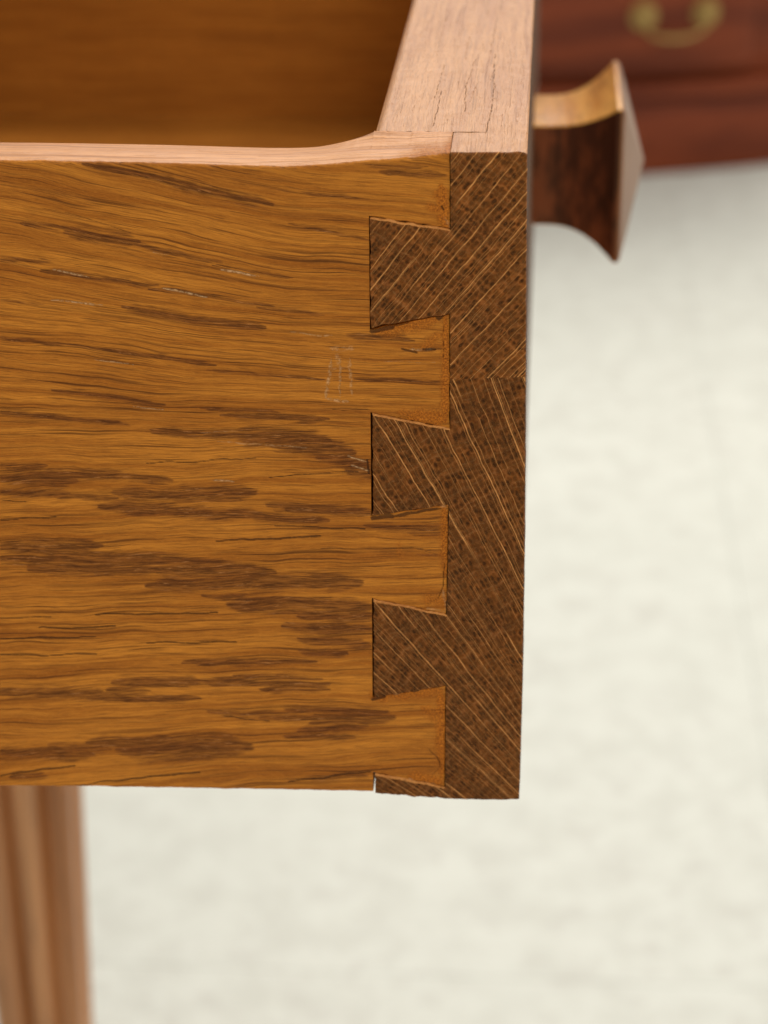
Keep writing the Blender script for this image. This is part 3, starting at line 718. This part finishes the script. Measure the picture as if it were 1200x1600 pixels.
# local frame: x right along the front, y into the chest, z up from the floor
Xl, Xr = -.62, .30
def loc(px, py, yl=0.0):
    r = ray(px, py); nrm_ = np.array([-math.sin(yaw), math.cos(yaw), 0]); t = ((cA-CAM) @ nrm_+yl)/(r @ nrm_)
    p_ = CAM+r*t - cA; return (p_[0]*math.cos(yaw)+p_[1]*math.sin(yaw), p_[2])
print('chest pts', loc(1000, 160), loc(1000, 135), loc(1000, 122), loc(1000, 105), loc(1190, 30), loc(1005, 20), loc(1100, 20), loc(1053, 65), loc(850, 30))
zm0 = loc(1000, 158)[1]; zm1 = loc(1000, 130)[1]; zd = loc(1000, 112)[1]; zd2 = loc(1000, 84)[1]
CH = .78
cbox('plinth', (Xl-.012, -.014, 0), (Xr+.012, .42, zm0), MAT_MAH, chest)
cbox('moulding', (Xl-.016, -.020, zm0+.0005), (Xr+.016, .42, zm1), MAT_MAH, chest, .008)
cbox('carcass', (Xl, 0.002, zm1+.0005), (Xr, .42, CH), MAT_MAH, chest)
cbox('top', (Xl-.02, -.02, CH+.0005), (Xr+.02, .43, CH+.022), MAT_MAH, chest, .006)
xdr = loc(1186, 30)[0]; hx0, hzc = loc(1003, 22); hx1 = loc(1102, 22)[0]
hxc = (hx0+hx1)/2; dl = hxc-(xdr-hxc)
def handle(cx_, cz_, w, par):
    import bmesh
    for sx in (-1, 1):
        bm = bmesh.new()
        for k, (r0, y_) in enumerate(((.017, -.0155), (.013, -.019), (.006, -.026))):
            M_ = Matrix.Translation((cx_+sx*w/2, y_, cz_)) @ Matrix.Rotation(math.pi/2, 4, 'X')
            bmesh.ops.create_cone(bm, cap_ends=True, segments=24, radius1=r0*.8, radius2=r0, depth=.004+.004*(k == 2), matrix=M_)
        me = bpy.data.meshes.new('rosette'); bm.to_mesh(me); bm.free(); bow(me); me.transform(Mc); me.materials.append(MAT_BR)
        o = bpy.data.objects.new('rosette', me); C.objects.link(o); o.parent = par; o.matrix_parent_inverse = par.matrix_world.inverted()
    V = []; Fc = []; n = 24; k_ = 10
    for i in range(n+1):
        t = i/n; a = math.pi*t
        px_ = cx_-w/2*math.cos(a)*1.02; pz_ = cz_-.027*math.sin(a)**.6; r = .0018+.0016*math.sin(a)**2
        tang = Vector((w/2*math.sin(a)+.0001, 0, -.027*math.cos(a))).normalized(); nn = tang.cross(Vector((0, 1, 0)))
        for j in range(k_):
            b_ = 2*math.pi*j/k_; q_ = Vector((px_, -.029, pz_))+nn*r*math.cos(b_)+Vector((0, 1, 0))*r*math.sin(b_); q_.y += .40*(q_.x-XC)**2; V.append(Mc @ q_)
    for i in range(n):
        for j in range(k_): a = i*k_+j; b = i*k_+(j+1) % k_; Fc.append((a, b, b+k_, a+k_))
    mesh_obj('bail', V, Fc, MAT_BR, par)
dh = .155; z_ = zd
lev = 0
while z_+dh < CH-.01:
    dr = cbox('drawer_front', (Xl+.012, -.016, z_), (xdr, .0028, z_+dh), MAT_MAH, chest, .009)
    handle(hxc, z_+(hzc-zd), hx1-hx0, dr); handle(Xl+.012+xdr-hxc, z_+(hzc-zd), hx1-hx0, dr)
    z_ += dh+.018
print('chest', zm0, zm1, zd, zd2, xdr, dl, hzc)

# ------------------------------------------------------------------ FLOOR
mf = N('mottled_vinyl')
gp = mf.n('ShaderNodeNewGeometry').outputs['Position']
a = mf.noise(gp, 30, 4, .65); b = mf.noise(mf.vadd(gp, (3, 9, 1)), 55, 2, .5); c = mf.noise(mf.vadd(gp, (13, 2, 1)), 160, 2, .6); d = mf.noise(mf.vadd(gp, (1, 22, 1)), 4, 2, .5)
col = mf.mix(mf.ss(a, .40, .64), (.650, .668, .608), (.588, .600, .542)); col = mf.mix(mf.ss(b, .54, .68, 0, .5), col, (.54, .54, .49)); col = mf.mix(mf.ss(d, .4, .65, 0, .35), col, (.61, .63, .57))
col = mf.mix(mf.ss(c, .55, .75, 0, .3), col, (.45, .44, .38))
MAT_FL = mf.out(col, .5, mf.bump(c, .0002), Specular_IOR_Level=.2)
def plane(name, a, b, z, mat):
    me = bpy.data.meshes.new(name); me.from_pydata([(a[0], a[1], z), (b[0], a[1], z), (b[0], b[1], z), (a[0], b[1], z)], [], [(0, 1, 2, 3)]); me.materials.append(mat)
    o = bpy.data.objects.new(name, me); C.objects.link(o); return o
mj = N('floor_joint'); MAT_J = mj.out((.50, .48, .41), .7)
floor = plane('floor', (-12, -12), (12, 16), FLOOR_Z-.0032, MAT_FL); tag(floor, 'pale mottled shop floor of square vinyl tiles', None, None, 'structure')
TS = .6096; sv = hit(1118, 700, 2, FLOOR_Z); shz = hit(700, 1525, 2, FLOOR_Z)
import bmesh
bm = bmesh.new(); bmesh.ops.create_cube(bm, size=1)
for v in bm.verts: v.co = Vector((v.co.x*(TS-.0003), v.co.y*(TS-.0003), (v.co.z-.5)*.003))
bmesh.ops.bevel(bm, geom=[e for e in bm.edges if all(v.co.z > -.001 for v in e.verts)], offset=.0002, segments=1, affect='EDGES')
tm = bpy.data.meshes.new('tile'); bm.to_mesh(tm); bm.free(); tm.materials.append(MAT_FL)
for i in range(-6, 5):
    for j in range(-2, 9):
        o = bpy.data.objects.new('tile', tm); C.objects.link(o); o.parent = floor
        o.location = (sv[0]+(i+.5)*TS, shz[1]+(j+.5)*TS, FLOOR_Z)
